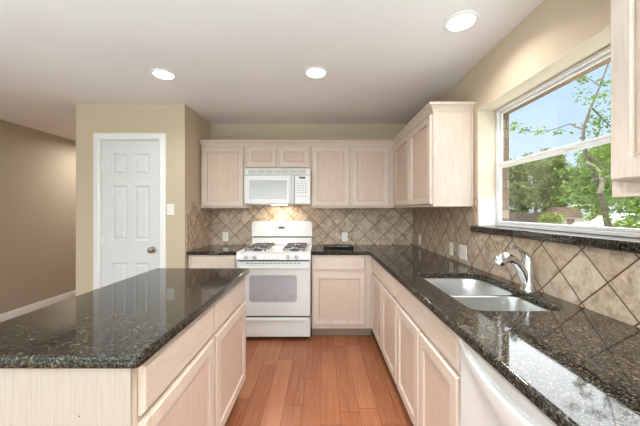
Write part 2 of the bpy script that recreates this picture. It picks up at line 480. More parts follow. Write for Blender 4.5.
struct('jamb_tile', MB().box(RX+0.0005, 1.295, WY1-0.013, WY1-0.0065, WZ0+0.037, 1.436, 0.001), M['paletile'], wr)
# pantry block with its door opening
DX0, DX1, DZ1 = -2.282, -1.668, 2.075
w = MB()
w.box(PL, DX0, PY, PY+0.11, 0, CEIL); w.box(DX1, PX, PY, PY+0.11, 0, CEIL); w.box(DX0, DX1, PY, PY+0.11, DZ1, CEIL)
wp = struct('wall_pantry_front', w, M['wall'])
struct('wall_pantry_side', MB().box(PX-0.11, PX, PY+0.11, BY+0.12, 0, CEIL), M['wall'])
struct('wall_pantry_end', MB().box(PL, PL+0.11, PY+0.11, 7.0, 0, CEIL), M['wall'])
struct('wall_left', MB().box(LX-0.1, LX, -6.6, 7.0, 0, CEIL), M['wallshade'])
struct('wall_far', MB().box(LX, PL, 7.0, 7.1, 0, CEIL), M['wallshade'])
w = MB()
w.box(LX, -3.35, -6.7, -6.6, 0, CEIL); w.box(0.95, RX, -6.7, -6.6, 0, CEIL)
w.box(-3.35, 0.95, -6.7, -6.6, 0, 0.4); w.box(-3.35, 0.95, -6.7, -6.6, 2.45-0.08, CEIL)
struct('wall_rear', w, M['wall'])
wf = MB()
for x in (-3.35, -1.92, -0.49, 0.90): wf.box(x, x+0.05, -6.68, -6.62, 0.4, 2.37)
wf.box(-3.35, 0.95, -6.68, -6.62, 0.4, 0.45); wf.box(-3.35, 0.95, -6.68, -6.62, 2.32, 2.37)
w2 = struct('window_2', wf, M['vinyl'])
struct('pane', MB().box(-3.34, 0.94, -6.652, -6.648, 0.42, 2.35), M['glass'], w2)
struct('baseboard_left', MB().box(LX, LX+0.014, -6.6, 7.0, 0, 0.093, 0.003), M['trim'])
w = MB(); w.box(PL+0.0, DX0-0.07, PY-0.014, PY, 0, 0.093, 0.003); w.box(DX1+0.07, PX, PY-0.014, PY, 0, 0.093, 0.003)
struct('baseboard_pantry', w, M['trim'])
# tile splashbacks (part of the walls they cover)
TT = 0.008
struct('backsplash', MB().box(PX+TT, RX-TT, BY-TT, BY, 0.90, 1.436), M['tile_back'], bpy.data.objects['wall_back'])
w = MB(); w.box(RX-TT, RX, WY1, BY, 0.90, 1.436); w.box(RX-TT, RX, 0.885, WY1, 0.90, 1.181); w.box(RX-TT, RX, -0.2, 0.885, 0.90, 1.377)
struct('backsplash', w, M['tile_right'], wr)
struct('backsplash', MB().box(PX, PX+TT, PY+0.03, BY, 0.90, 1.436), M['tile_left'], bpy.data.objects['wall_pantry_side'])

# ------------------------------------------------------------------ pantry door
def panel_board(mb, P, us, vs, cells, t, w0=0.0):
    """board with raised panels in the given grid cells"""
    for i in range(len(us)-1):
        for j in range(len(vs)-1):
            a, b_, c, d = us[i], us[i+1], vs[j], vs[j+1]
            if (i, j) in cells:
                mb.rects(P, a, b_, c, d, [(0, t), (0.010, t-0.010), (0.024, t-0.010), (0.040, t-0.003)], cap0=False)
            else:
                mb.poly([P(a, c, t), P(b_, c, t), P(b_, d, t), P(a, d, t)])
    mb.rects(P, us[0], us[-1], vs[0], vs[-1], [(0, t), (0, w0)], cap0=False)
    bmesh.ops.remove_doubles(mb.b, verts=mb.b.verts[:], dist=1e-5)
P = facing('-Y', PY+0.041)
d = MB(); x0, x1 = DX0+0.008, DX1-0.008; wd = x1-x0
us = [x0, x0+0.105, x0+wd/2-0.035, x0+wd/2+0.035, x1-0.105, x1]
vs = [0.012, 0.24, 0.80, 1.03, 1.60, 1.71, 1.93, DZ1-0.008]
cells = {(i, j) for i in (1, 3) for j in (1, 3, 5)}
panel_board(d, P, us, vs, cells, 0.035)
door = struct('door_1', d, M['doorwhite'])
k = MB(); kx, kz = -1.740, 0.937
k.lathe((kx, PY+0.006, kz), [(0.033, 0), (0.033, -0.006), (0.014, -0.012), (0.012, -0.030), (0.026, -0.040), (0.030, -0.052), (0.022, -0.064), (0.006, -0.068)], 'Y', 24)
k.build('door_knob', M['nickel'], door, True)
for hz in (0.25, 1.02, 1.80):
    h = MB(); h.box(DX0+0.002, DX0+0.03, PY+0.0005, PY+0.0055, hz-0.045, hz+0.045, 0.001); h.tube([(DX0+0.012, PY-0.004, hz-0.047), (DX0+0.012, PY-0.004, hz+0.047)], 0.006, 8)
    h.build('hinge', M['trim'], door)
cs = MB(); P = facing('-Y', PY)
def casing(mb, a0, a1, z0, z1):
    prof = [(0, 0), (0, 0.012), (0.012, 0.018), (0.05, 0.014), (0.066, 0.010), (0.066, 0)]
    for (i0, wA), (i1, wB) in zip(prof, prof[1:]):
        # left, top, right strips with mitred corners (inset measured outward from the opening)
        L = lambda i, wv, z: (a0 - i, PY - wv, z)
        mb.poly([(a0-i0, PY-wA, z0), (a0-i1, PY-wB, z0), (a0-i1, PY-wB, z1+i1), (a0-i0, PY-wA, z1+i0)])
        mb.poly([(a0-i0, PY-wA, z1+i0), (a0-i1, PY-wB, z1+i1), (a1+i1, PY-wB, z1+i1), (a1+i0, PY-wA, z1+i0)])
        mb.poly([(a1+i0, PY-wA, z1+i0), (a1+i1, PY-wB, z1+i1), (a1+i1, PY-wB, z0), (a1+i0, PY-wA, z0)])
    bmesh.ops.remove_doubles(mb.b, verts=mb.b.verts[:], dist=1e-6)
casing(cs, DX0, DX1, 0.0, DZ1)
cs.box(DX0, DX0+0.005, PY+0.0, PY+0.10, 0, DZ1); cs.box(DX1-0.005, DX1, PY, PY+0.10, 0, DZ1); cs.box(DX0, DX1, PY, PY+0.10, DZ1-0.005, DZ1)
struct('trim_1', cs, M['trim'])

# ------------------------------------------------------------------ kitchen window
def rail_frame(mb, y0, y1, z0, z1, x0, x1, wd, bev=0.004):
    mb.box(x0, x1, y0, y0+wd, z0, z1, bev); mb.box(x0, x1, y1-wd, y1, z0, z1, bev)
    mb.box(x0, x1, y0+wd, y1-wd, z0, z0+wd, bev); mb.box(x0, x1, y0+wd, y1-wd, z1-wd, z1, bev)
f = MB(); fy0, fy1, fz0, fz1 = WY0+0.007, WY1-0.007, 1.226, WZ1-0.008
rail_frame(f, fy0, fy1, fz0, fz1, 1.296, 1.334, 0.020)
win = struct('window_1', f, M['vinyl'])
f = MB(); rail_frame(f, fy0+0.0205, fy1-0.0205, 1.650, fz1-0.0205, 1.3165, 1.332, 0.016)
us_ = f.build('upper_sash', M['vinyl'], win); us_['label'] = 'upper window sash in white vinyl'
f = MB(); rail_frame(f, fy0+0.0205, fy1-0.0205, fz0+0.0205, 1.686, 1.298, 1.316, 0.018)
f.box(1.298, 1.316, fy0+0.039, fy1-0.039, 1.648, 1.668, 0.003)
f.box(1.292, 1.298, 1.50, 1.56, 1.662, 1.674, 0.001)
ls_ = f.build('lower_sash', M['vinyl'], win); ls_['label'] = 'lower window sash in white vinyl'
MB().box(1.322, 1.326, fy0+0.037, fy1-0.037, 1.667, fz1-0.037).build('pane', M['glass'], us_)
MB().box(1.305, 1.309, fy0+0.039, fy1-0.039, fz0+0.039, 1.648).build('pane', M['glass'], ls_)
sl = MB(); sl.box(1.138, 1.329, WY0+0.001, WY1-0.001, 1.183, 1.2255, 0.004)
sl.box(1.138, RX-0.0005, WY1-0.002, 2.234, 1.183, 1.2255, 0.004); sl.box(1.138, RX-0.0005, 0.89, WY0+0.002, 1.183, 1.2255, 0.004)
sill = sl.build('window_sill', M['granite']); sill['kind'] = 'structure'
sill['label'] = 'dark granite window sill above the sink'

# ================================================================== CABINETS
def cab_door(root, P, u0, u1, v0, v1, w0=0.001, t=0.023, st=0.058):
    q = MB(); q.rects(P, u0, u1, v0, v1, [(0, w0), (0, w0+t-0.005), (0.005, w0+t), (st, w0+t), (st+0.001, w0+t-0.016), (st+0.009, w0+t-0.016)], cap1=False)
    d = q.build('door', M['oak'], root)
    q = MB(); q.rects(P, u0, u1, v0, v1, [(st+0.0085, w0+t-0.0165), (st+0.011, w0+t-0.009)], cap0=False); q.build('panel', M['oakpanel'], d)
    return d
def drawer_front(mb, P, u0, u1, v0, v1, w0=0.001, t=0.02):
    mb.rects(P, u0, u1, v0, v1, [(0, w0), (0, w0+t-0.008), (0.004, w0+t-0.006), (0.010, w0+t)])
def base_cab(name, label, group, side, front, back, u0, u1, drawers, doors, kick=True, ends=(0, 0), gmat='oakx'):
    P = facing(side, front); depth = abs(back - front)
    c = P((u0+u1)/2, 0, -depth/2)
    root = thing(name, (c[0], c[1], 0), label, 'cabinet', group)
    b = MB(); b.pbox(P, u0+0.0008, u1-0.0008, 0.10, 0.8745, -depth+0.001, 0)
    b.build('body', M['oak'], root)
    b = MB(); b.pbox(P, u0+0.0012+ends[0], u1-0.0012-ends[1], 0.0, 0.0995, -depth+0.02, -0.070); b.build('toe_kick', M['darkkick'] if kick == 'dark' else M['kick'], root)
    for (a, b_, c_, d_, nm) in drawers:
        q = MB(); drawer_front(q, P, a, b_, c_, d_); q.build(nm, M[gmat], root)
    for (a, b_, c_, d_) in doors:
        cab_door(root, P, a, b_, c_, d_)
    return root
BF = 3.085            # face of the back base cabinets
RF = 0.548            # face of the right-hand base cabinets
g = 'whitewashed base cabinets along the walls'
base_cab('base_cabinet', 'short base cabinet left of the white range, mostly hidden behind the island', g, '-Y', BF, BY, PX+0.012, -0.873,
         [(PX+0.045, -0.90, 0.715, 0.858, 'drawer')], [(PX+0.045, -0.90, 0.145, 0.69)])
base_cab('base_cabinet', 'whitewashed base cabinet with one drawer and door right of the white range', g, '-Y', BF, BY, -0.098, 0.545,
         [(-0.083, 0.463, 0.715, 0.858, 'drawer')], [(-0.083, 0.463, 0.145, 0.69)])
base_cab('base_cabinet', 'narrow base cabinet on the window side nearest the back corner', g, '-X', RF, RX-TT, 2.546, BF-0.002,
         [(2.562, BF-0.03, 0.715, 0.858, 'drawer')], [(2.562, BF-0.03, 0.115, 0.69)], 'dark', gmat='oaky')
base_cab('base_cabinet', 'narrow base cabinet between the corner cabinet and the sink cabinet', g, '-X', RF, RX-TT, 2.046, 2.544,
         [(2.062, 2.529, 0.715, 0.858, 'drawer')], [(2.062, 2.529, 0.115, 0.69)], 'dark', gmat='oaky')
# sink base: two doors and a long false front; hollow, so that the bowls fit inside
P = facing('-X', RF)
sb = thing('sink_cabinet', (0.85, 1.58, 0), 'wide two-door whitewashed cabinet with long false drawer front under the steel sink', 'cabinet', g)
b = MB(); b.box(RF, RF+0.02, 1.116, 2.044, 0.10, 0.8745); b.box(RF+0.02, RX-TT-0.001, 1.116, 1.134, 0.10, 0.8745); b.box(RF+0.02, RX-TT-0.001, 2.026, 2.044, 0.10, 0.8745)
b.box(RF+0.02, RX-TT-0.001, 1.134, 2.026, 0.10, 0.118); b.build('body', M['oak'], sb)
MB().box(RF+0.07, RX-TT-0.02, 1.117, 2.043, 0, 0.0995).build('toe_kick', M['darkkick'], sb)
q = MB(); drawer_front(q, P, 1.134, 2.030, 0.715, 0.858); q.build('false_drawer_front', M['oaky'], sb)
for a, b_ in ((1.134, 1.568), (1.590, 2.030)):
    cab_door(sb, P, a, b_, 0.115, 0.69)
# cabinet past the dishwasher
base_cab('base_cabinet', 'base cabinet past the dishwasher below the near end of the counter', g, '-X', RF, RX-TT, -0.06, 0.508,
         [(-0.045, 0.493, 0.715, 0.858, 'drawer')], [(-0.045, 0.493, 0.115, 0.69)], 'dark', gmat='oaky')

# island cabinets
g2 = 'island cabinets'
IF = -0.567
r1 = base_cab('island_cabinet', 'nearest island cabinet with plain end panel facing the room', g2, '+X', IF, -1.19, 0.880, 1.511,
         [(0.905, 1.497, 0.705, 0.860, 'drawer')], [(0.905, 1.497, 0.125, 0.685)], True, gmat='oaky')
q = MB(); q.box(-1.19, IF-0.05, 0.874, 0.8795, 0.10, 0.8745, 0.001); q.build('end_panel', M['oakshade'], r1)
q = MB(); q.box(IF-0.049, IF, 0.872, 0.8795, 0.10, 0.8745, 0.001); q.build('corner_stile', M['oakshade'], r1)
q = MB(); q.lathe((-0.72, 0.8738, 0.725), [(0.0022, 0), (0.0022, -0.0006)], 'Y', 10); sh = q.build('screw_hole', M['slot'], r1)
base_cab('island_cabinet', 'far island cabinet nearest the white range', g2, '+X', IF, -1.19, 1.513, 2.146,
         [(1.527, 2.125, 0.705, 0.860, 'drawer')], [(1.527, 2.125, 0.125, 0.685)], True, gmat='oaky')

# upper cabinets
UZ0, UZ1 = 1.372, 2.125
UF = 3.410; UB = BY
g3 = 'whitewashed wall cabinets'
def wall_cab(label, side, front, back, u0, u1, z0, z1, doors, shelf=True, name='wall_cabinet'):
    P = facing(side, front); depth = abs(back - front)
    c = P((u0+u1)/2, z0, -depth/2)
    root = thing(name, (c[0], c[1], z0), label, 'cabinet', g3)
    b = MB(); b.pbox(P, u0+0.0006, u1-0.0006, z0, z1, -depth+0.0008, 0); b.build('body', M['oak'], root)
    for (a, b_, c_, d_) in doors:
        cab_door(root, P, a, b_, c_, d_, st=0.056)
    return root
wall_cab('single-door wall cabinet left of the microwave beside the pantry wall', '-Y', UF, BY-0.009, -1.395, -0.874, UZ0, UZ1, [(-1.372, -0.897, 1.392, 2.078)])
wall_cab('short two-door wall cabinet directly above the microwave', '-Y', UF, BY-0.009, -0.872, -0.117, 1.826, UZ1, [(-0.858, -0.514, 1.843, 2.078), (-0.484, -0.135, 1.843, 2.078)])
wall_cab('two-door wall cabinet right of the microwave', '-Y', UF, BY-0.009, -0.115, 0.850, UZ0, UZ1, [(-0.103, 0.330, 1.392, 2.078), (0.357, 0.786, 1.392, 2.078)])
URF = 0.858
wall_cab('two-door wall cabinet on the window wall with lit end panel', '-X', URF, RX-0.009, 2.237, UF-0.002, UZ0, UZ1, [(2.250, 2.765, 1.392, 2.078), (2.785, 3.345, 1.392, 2.078)])
nc = wall_cab('near wall cabinet at the right edge beside the window', '-X', 0.866, RX-0.009, -0.10, 0.872, 1.420, 2.30, [(0.40, 0.856, 1.425, 2.26), (-0.08, 0.385, 1.425, 2.26)])
q = MB(); P = facing('-X', 0.866)
q.pbox(P, 0.840, 0.872, 1.378, 1.4195, -0.02, 0.0); q.pbox(P, -0.10, 0.840, 1.378, 1.388, -0.02, 0.0); q.pbox(P, -0.10, 0.840, 1.388, 1.4195, -0.05, -0.012)
q.pbox(P, 0.855, 0.872, 1.378, 1.4195, -0.28, -0.02); q.build('light_rail', M['oaky'], nc)
q = MB(); q.box(1.148, RX-0.009, 2.222, 2.236, 1.372, 2.12, 0.002)
q.build('scribe_strip', M['oak'], [o for o in C.objects if o.get('label', '').startswith('two-door wall cabinet on the window')][0])
# crown moulding along the tops
path = [(-1.398, UF), (URF, UF), (URF, 2.237), (RX-0.003, 2.237)]
prof = [(0.0, -0.030), (0.006, -0.030), (0.008, -0.018), (0.020, -0.004), (0.034, 0.010), (0.046, 0.014), (0.046, 0.030), (0.0, 0.030)]
nrm = [(0, -1), (-1, 0), (0, -1)]
cr = MB(); rings = []
for i, (x, y) in enumerate(path):
    if i == 0: dx, dy = 0, -1
    elif i == len(path)-1: dx, dy = 0, -1
    else: dx, dy = -1, -1
    rings.append([(x + dx*o_, y + dy*o_, UZ1 + h) for o_, h in prof])
cr.loft(rings)
crown = struct('trim_2', cr, M['oakx'])
crown['label'] = 'whitewashed crown moulding along the cabinet tops'

# ================================================================== COUNTERTOPS
CT0, CT1 = 0.876, 0.914
SX0, SX1, SY0, SY1 = 0.650, 1.078, 1.245, 2.008
def rounded(poly, n=8):
    """rounded corners on a plan outline of (x, y, radius)"""
    out = []; m_ = len(poly)
    for i in range(m_):
        p = Vector(poly[i][:2]); a = (Vector(poly[i-1][:2])-p).normalized(); b_ = (Vector(poly[(i+1) % m_][:2])-p).normalized()
        r = poly[i][2]; half = a.angle(b_)/2; t = r/math.tan(half)
        c = p + (a+b_).normalized()*(r/math.sin(half)); s0 = p+a*t-c; s1 = p+b_*t-c
        for k in range(n+1):
            v = s0.lerp(s1, k/n).normalized()*r; out.append((c.x+v.x, c.y+v.y))
    return out
SXN = 1.056            # the near bowl is shallower from front to back
hole = rounded([(SX1, SY1, 0.13), (SX0, SY1, 0.04), (SX0, SY0, 0.06), (SXN, SY0, 0.06), (SXN, 1.63, 0.02), (SX1, 1.67, 0.02)])
outer = [(-0.098, BY-TT-0.001), (-0.098, 3.057), (0.478, 3.057), (0.503, 3.032), (0.503, -0.08), (RX-TT-0.001, -0.08), (RX-TT-0.001, BY-TT-0.001)]
ct = curve_solid('countertop', [outer, hole[::-1]], CT0, CT1, 0.007, M['granite'], world_base=(0.8, 1.8, CT0))
tag(ct, 'L-shaped dark granite countertop around the sink under the window', 'countertop')
ctl = curve_solid('countertop', [[(PX+TT+0.001, BY-TT-0.001), (PX+TT+0.001, 3.057), (-0.873, 3.057), (-0.873, BY-TT-0.001)]], CT0, CT1, 0.007, M['granite'], world_base=(-1.14, 3.38, CT0))
tag(ctl, 'short dark granite countertop left of the white range', 'countertop')
isl = curve_solid('countertop', [rrect(-1.225, -0.528, 0.848, 2.176, [0.015, 0.015, 0.02, 0.02], 6)], CT0, CT1, 0.011, M['granite'], world_base=(-0.87, 1.5, CT0))
tag(isl, 'long polished granite top of the kitchen island', 'countertop')
for o in (ct, ctl, isl):
    pass

# ================================================================== SINK AND FAUCET
sk = thing('kitchen_sink', (0.87, 1.62, 0.68), 'double-bowl stainless steel sink set under the granite counter', 'sink')
DIV = 1.60
def bowl(y0, y1, depth, rs, xb):
    b = MB(); rings = []
    for ins, z in ((-0.004, CT0-0.0015), (0.0, CT0-0.004), (0.004, CT0-0.02), (0.012, CT0-depth*0.6), (0.018, CT0-depth+0.03), (0.03, CT0-depth+0.008), (0.055, CT0-depth)):
        rr = [max(r_-ins*0.3, 0.01) for r_ in rs]
        rings.append([(x, y, z) for x, y in rrect(SX0-0.004+ins, xb+0.004-ins, y0+ins, y1-ins, rr, 8)])
    b.loft(rings, cap0=False); return b
b1 = bowl(DIV+0.012, SY1+0.004, 0.17, [0.13, 0.045, 0.06, 0.06], SX1); bb1 = b1.build('bowl', M['steel'], sk, True); bb1['label'] = 'far bowl of the sink'
b2 = bowl(SY0-0.004, DIV-0.012, 0.19, [0.06, 0.06, 0.065, 0.065], SXN); bb2 = b2.build('bowl', M['steel'], sk, True); bb2['label'] = 'near bowl of the sink'
q = MB(); q.box(SX0, SXN, DIV-0.0125, DIV+0.0125, CT0-0.022, CT0-0.010, 0.004); q.build('divider', M['steel'], sk, True)
for yy, zz in ((1.80, CT0-0.17), (1.42, CT0-0.19)):
    q = MB(); q.lathe((0.87, yy, zz+0.0005), [(0.043, 0), (0.043, 0.003), (0.034, 0.002), (0.030, -0.002), (0.004, -0.001)], 'Z', 24); q.build('drain', M['chrome'], sk, True)
fx, fy = 1.100, 1.560
fa = thing('faucet', (fx, fy, CT1), 'chrome pull-out faucet with side lever behind the sink', 'faucet')
q = MB(); q.lathe((fx, fy, CT1), [(0.036, 0), (0.036, 0.006), (0.033, 0.012), (0.030, 0.05), (0.028, 0.12), (0.027, 0.172), (0.024, 0.182), (0.010, 0.186)], 'Z', 24); q.build('body', M['chrome'], fa, True)
sp = [(fx-0.004, fy, 0.945), (fx-0.016, fy-0.002, 0.985), (fx-0.038, fy-0.005, 1.030), (fx-0.066, fy-0.009, 1.065), (fx-0.097, fy-0.013, 1.086), (fx-0.125, fy-0.017, 1.090)]
q = MB(); q.tube(sp, [0.022, 0.025, 0.025, 0.023, 0.022, 0.024], 16); q.build('spout', M['chrome'], fa, True)
hp = [(fx-0.115, fy-0.015, 1.0905), (fx-0.132, fy-0.018, 1.0905), (fx-0.150, fy-0.020, 1.084), (fx-0.165, fy-0.022, 1.072), (fx-0.175, fy-0.023, 1.056)]
q = MB(); q.tube(hp, [0.025, 0.030, 0.032, 0.031, 0.025], 16); q.build('spray_head', M['chrome'], fa, True)
lv = [(fx, fy, 1.094), (fx-0.010, fy-0.004, 1.110), (fx-0.040, fy-0.010, 1.130), (fx-0.075, fy-0.015, 1.143), (fx-0.100, fy-0.018, 1.150)]
q = MB(); q.tube(lv, [0.014, 0.010, 0.008, 0.008, 0.010], 12); q.build('lever', M['chrome'], fa, True)

# ================================================================== DISHWASHER
DY0, DY1 = 0.513, 1.112
dw = thing('dishwasher', (0.85, (DY0+DY1)/2, 0), 'white built-in dishwasher with curved handle panel under the counter', 'dishwasher')
q = MB(); q.box(RF+0.002, RX-TT-0.02, DY0+0.003, DY1-0.003, 0.09, 0.872); q.build('tub', M['applgrey'], dw)
q = MB(); q.box(RF-0.022, RF+0.001, DY0+0.003, DY1-0.003, 0.11, 0.868, 0.006); q.build('door', M['appl'], dw)
MB().box(RF+0.06, RF+0.08, DY0+0.003, DY1-0.003, 0.0, 0.089).build('toe_kick', M['slot'], dw)
# handle panel: its lower edge is an arc, thickest at the middle
q = MB(); n = 28; rows = []
yc = (DY0+DY1)/2; hw = (DY1-DY0)/2 - 0.005
for i in range(n+1):
    s_ = -1 + 2*i/n; y = yc + s_*hw
    zl = 0.745 + 0.095*s_*s_; zt = 0.862; bul = 0.005 + 0.017*(1-s_*s_)
    xb = RF-0.0225; zg = zl + (zt-zl)*0.52
    rows.append([(xb, y, zl), (xb-bul*0.8, y, zl+0.004), (xb-bul, y, zl+(zg-zl)*0.45), (xb-bul*0.92, y, zg), (xb-bul*0.15, y, zg+0.008+0.006*(1-s_*s_)), (xb-bul*0.25, y, zt-0.018), (xb-bul*0.25-0.002, y, zt-0.004), (xb, y, zt)])
q.loft(rows, close=False, cap0=False, cap1=False)
q.loft([[r[-1] for r in rows], [r[0] for r in rows]], close=False, cap0=False, cap1=False)
bmesh.ops.remove_doubles(q.b, verts=q.b.verts[:], dist=1e-6)
pn = q.build('handle_panel', M['appl'], dw, True)
q = MB(); n = 14; rows = []
for i in range(n+1):
    s_ = -0.42 + 0.84*i/n; y = yc + s_*hw
    zl = 0.745 + 0.095*s_*s_; bul = 0.005 + 0.017*(1-s_*s_); zg = zl + (0.862-zl)*0.52; th = 0.007*(1-(s_/0.43)**2)+0.001
    xb = RF-0.0225-bul*0.5
    rows.append([(xb-0.0035, y, zg+0.004), (xb-0.0005, y, zg+0.004+th)])
q.loft(rows, close=False, cap0=False, cap1=False); q.build('grip_recess', M['applgrey'], pn)
for k_ in range(5):
    q = MB(); q.box(RF-0.0262, RF-0.0235, DY1-0.030-0.011*k_, DY1-0.025-0.011*k_, 0.846-0.001*k_, 0.858, 0.0005); q.build('vent_slot', M['applgrey'], pn)

# ================================================================== RANGE
rx0, rx1 = -0.868, -0.105; rc = (rx0+rx1)/2; RFY = 2.996
rg = thing('gas_range', (rc, 3.35, 0), 'white freestanding gas range with grey oven window', 'stove')
q = MB(); q.box(rx0+0.004, rx1-0.004, 3.04, 3.69, 0.03, 0.895); q.build('body', M['appl'], rg)
for xx in (rx0+0.05, rx1-0.05):
    for yy in (3.09, 3.62):
        q = MB(); q.lathe((xx, yy, 0), [(0.018, 0), (0.018, 0.02), (0.012, 0.0302)], 'Z', 12); q.build('foot', M['slot'], rg)
# cooktop with a raised rim
q = MB(); P = lambda u, v, w_: (u, v, w_)
q.rects(P, rx0, rx1, 3.005, 3.705, [(0.0, 0.8955), (0.0, 0.912), (0.006, 0.918), (0.03, 0.918), (0.045, 0.908)]); q.build('cooktop', M['appl'], rg)
# slanted control panel with knobs
q = MB()
sect = [(3.0395, 0.832), (2.990, 0.836), (2.988, 0.842), (3.004, 0.896), (3.010, 0.9150), (3.0395, 0.8945)]
sect[-1] = (3.0395, 0.8945); sect[-2] = (3.006, 0.8950)
q.loft([[(x, y, z) for y, z in sect] for x in (rx0+0.001, rx1-0.001)]); cp = q.build('control_panel', M['appl'], rg)
for px in (245.8, 254.2, 287.7, 296.2):
    kx = (px-321)*2.99/F
    q = MB(); q.lathe((kx, 2.9955, 0.865), [(0.021, 0.006), (0.021, -0.004), (0.018, -0.016), (0.016, -0.024), (0.004, -0.025)], 'Y', 20); q.box(kx-0.003, kx+0.003, 2.966, 2.974, 0.851, 0.879, 0.001)
    q.build('knob', M['applgrey'], cp, True)
P = facing('-Y', 3.038)
# oven door
q = MB(); q.rects(P, rx0+0.004, rx1-0.004, 0.258, 0.822, [(0, 0), (0, 0.030), (0.008, 0.040)]); od = q.build('oven_door', M['appl'], rg)
ow = rrect(-0.735, -0.248, 0.405, 0.680, 0.035, 6)
q = MB(); q.loft([[P(u, v, 0.0403) for u, v in ow], [P(u, v, 0.0425) for u, v in rrect(-0.733, -0.250, 0.407, 0.678, 0.034, 6)]]); q.build('oven_window', M['ovenglass'], od)
q = MB()
hy = 3.038-0.075
q.tube([(rx0+0.03, 3.0, 0.762), (rx0+0.045, hy+0.004, 0.762), (rx0+0.075, hy, 0.762), (rx1-0.075, hy, 0.762), (rx1-0.045, hy+0.004, 0.762), (rx1-0.03, 3.0, 0.762)], 0.0125, 12)
q.build('oven_handle', M['appl'], od, True)
q = MB()
for k_ in range(14):
    xa = rx0+0.10+k_*0.0405; q.box(xa, xa+0.030, 2.9965, 2.9985, 0.796, 0.803)
q.build('vent_slots', M['grey'], od)
q = MB(); q.box(rx0+0.02, rx1-0.02, 3.0, 3.037, 0.8225, 0.8315); q.build('shadow_gap', M['slot'], rg)
q = MB(); q.box(rx0+0.006, rx1-0.006, 3.015, 3.039, 0.2435, 0.2575); q.build('shadow_gap', M['slot'], rg)
# storage drawer
q = MB(); q.rects(P, rx0+0.004, rx1-0.004, 0.045, 0.243, [(0, 0), (0, 0.028), (0.008, 0.038)]); dr = q.build('storage_drawer', M['appl'], rg)
q = MB(); q.box(rx0+0.05, rx1-0.05, 2.988, 3.0005, 0.214, 0.226, 0.004); q.build('drawer_lip', M['appl'], dr)
# backguard
q = MB(); bgp = rrect(rx0+0.002, rx1-0.002, 1.02, 1.208, [0.04, 0.04, 0.0, 0.0], 6)
q.loft([[(u, 3.704, v) for u, v in bgp], [(u, 3.655, v) for u, v in bgp], [(rc+(u-rc)*0.985, 3.645, 1.114+(v-1.114)*0.97) for u, v in bgp]]); bgd = q.build('backguard', M['appl'], rg)
q = MB(); q.box(rx0+0.012, rx1-0.012, 3.652, 3.704, 0.9185, 1.006); q.build('backguard_base', M['appl'], rg)
q = MB(); q.box(rx0+0.02, rx1-0.02, 3.668, 3.704, 1.0065, 1.0195); q.build('backguard_gap', M['slot'], rg)
q = MB(); q.loft([[(u, 3.6455, v) for u, v in rrect(rc-0.085, rc+0.075, 1.105, 1.158, 0.02, 5)], [(u, 3.642, v) for u, v in rrect(rc-0.083, rc+0.073, 1.107, 1.156, 0.019, 5)]]); kp = q.build('clock_panel', M['applgrey'], bgd)
q = MB(); q.box(rc-0.04, rc+0.032, 3.640, 3.6418, 1.120, 1.143); ds = q.build('display', M['display'], kp)
# burners and grates
for bx in (rc-0.20, rc+0.20):
    for by in (3.17, 3.50):
        q = MB(); q.lathe((bx, by, 0.9078), [(0.05, 0), (0.048, 0.008), (0.032, 0.012), (0.032, 0.02), (0.010, 0.022)], 'Z', 20); q.build('burner', M['iron'], rg, True)
        q = MB(); h_ = 0.115; z0, z1 = 0.934, 0.944
        for (a0, a1, c0, c1) in ((-h_, h_, -h_, -h_+0.01), (-h_, h_, h_-0.01, h_), (-h_, -h_+0.01, -h_, h_), (h_-0.01, h_, -h_, h_)):
            q.box(bx+a0, bx+a1, by+c0, by+c1, z0, z1, 0.002)
        for (a0, a1, c0, c1) in ((-h_, -0.03, -0.005, 0.005), (0.03, h_, -0.005, 0.005), (-0.005, 0.005, -h_, -0.03), (-0.005, 0.005, 0.03, h_)):
            q.box(bx+a0, bx+a1, by+c0, by+c1, z0+0.001, z1+0.006, 0.002)
        for sx_ in (-1, 1):
            for sy_ in (-1, 1): q.box(bx+sx_*(h_-0.012)-0.005, bx+sx_*(h_-0.012)+0.005, by+sy_*(h_-0.012)-0.005, by+sy_*(h_-0.012)+0.005, 0.9082, z0)
        q.build('grate', M['iron'], rg)

# ================================================================== MICROWAVE
mx0, mx1, mz0, mz1, MF = -0.870, -0.117, 1.412, 1.8225, 3.345
mw = thing('microwave', ((mx0+mx1)/2, 3.52, mz0), 'white over-the-range microwave hanging above the gas range', 'microwave')
q = MB(); q.box(mx0+0.002, mx1-0.002, MF, BY-TT-0.002, mz0, mz1-0.0); q.build('body', M['appl'], mw)
P = facing('-Y', MF-0.0005)
q = MB(); q.rects(P, mx0, mx1, mz1-0.075, mz1-0.004, [(0, 0), (0, 0.012), (0.006, 0.018)]); gr = q.build('vent_grille', M['appl'], mw)
for i in range(7):
    q = MB(); xa = mx0+0.045+i*0.094; q.pbox(P, xa, xa+0.088, mz1-0.062, mz1-0.018, 0.0182, 0.0195)
    q.build('louvre', M['applgrey'], gr)
mxd = mx1-0.185
q = MB(); q.rects(P, mx0, mxd-0.002, mz0+0.004, mz1-0.079, [(0, 0), (0, 0.024), (0.008, 0.032)]); md = q.build('door', M['appl'], mw)
q = MB(); q.rects(P, mx0+0.062, mxd-0.085, mz0+0.066, mz1-0.138, [(0, 0.0322), (0.004, 0.0345)]); q.build('door_window', M['mwglass'], md)
q = MB(); hx = mxd-0.04; q.tube([(hx, MF-0.033, mz0+0.035), (hx, MF-0.058, mz0+0.055), (hx, MF-0.062, mz0+0.12), (hx, MF-0.062, mz1-0.19), (hx, MF-0.058, mz1-0.125), (hx, MF-0.033, mz1-0.105)], [0.012, 0.013, 0.013, 0.013, 0.013, 0.012], 12); q.build('handle', M['appl'], md, True)
for ex in (mx0+0.080, hx):
    q = MB(); q.lathe((ex, MF-0.0328, mz0+0.022), [(0.009, 0), (0.009, -0.0012)], 'Y', 16); q.build('emblem', M['applgrey'], md)
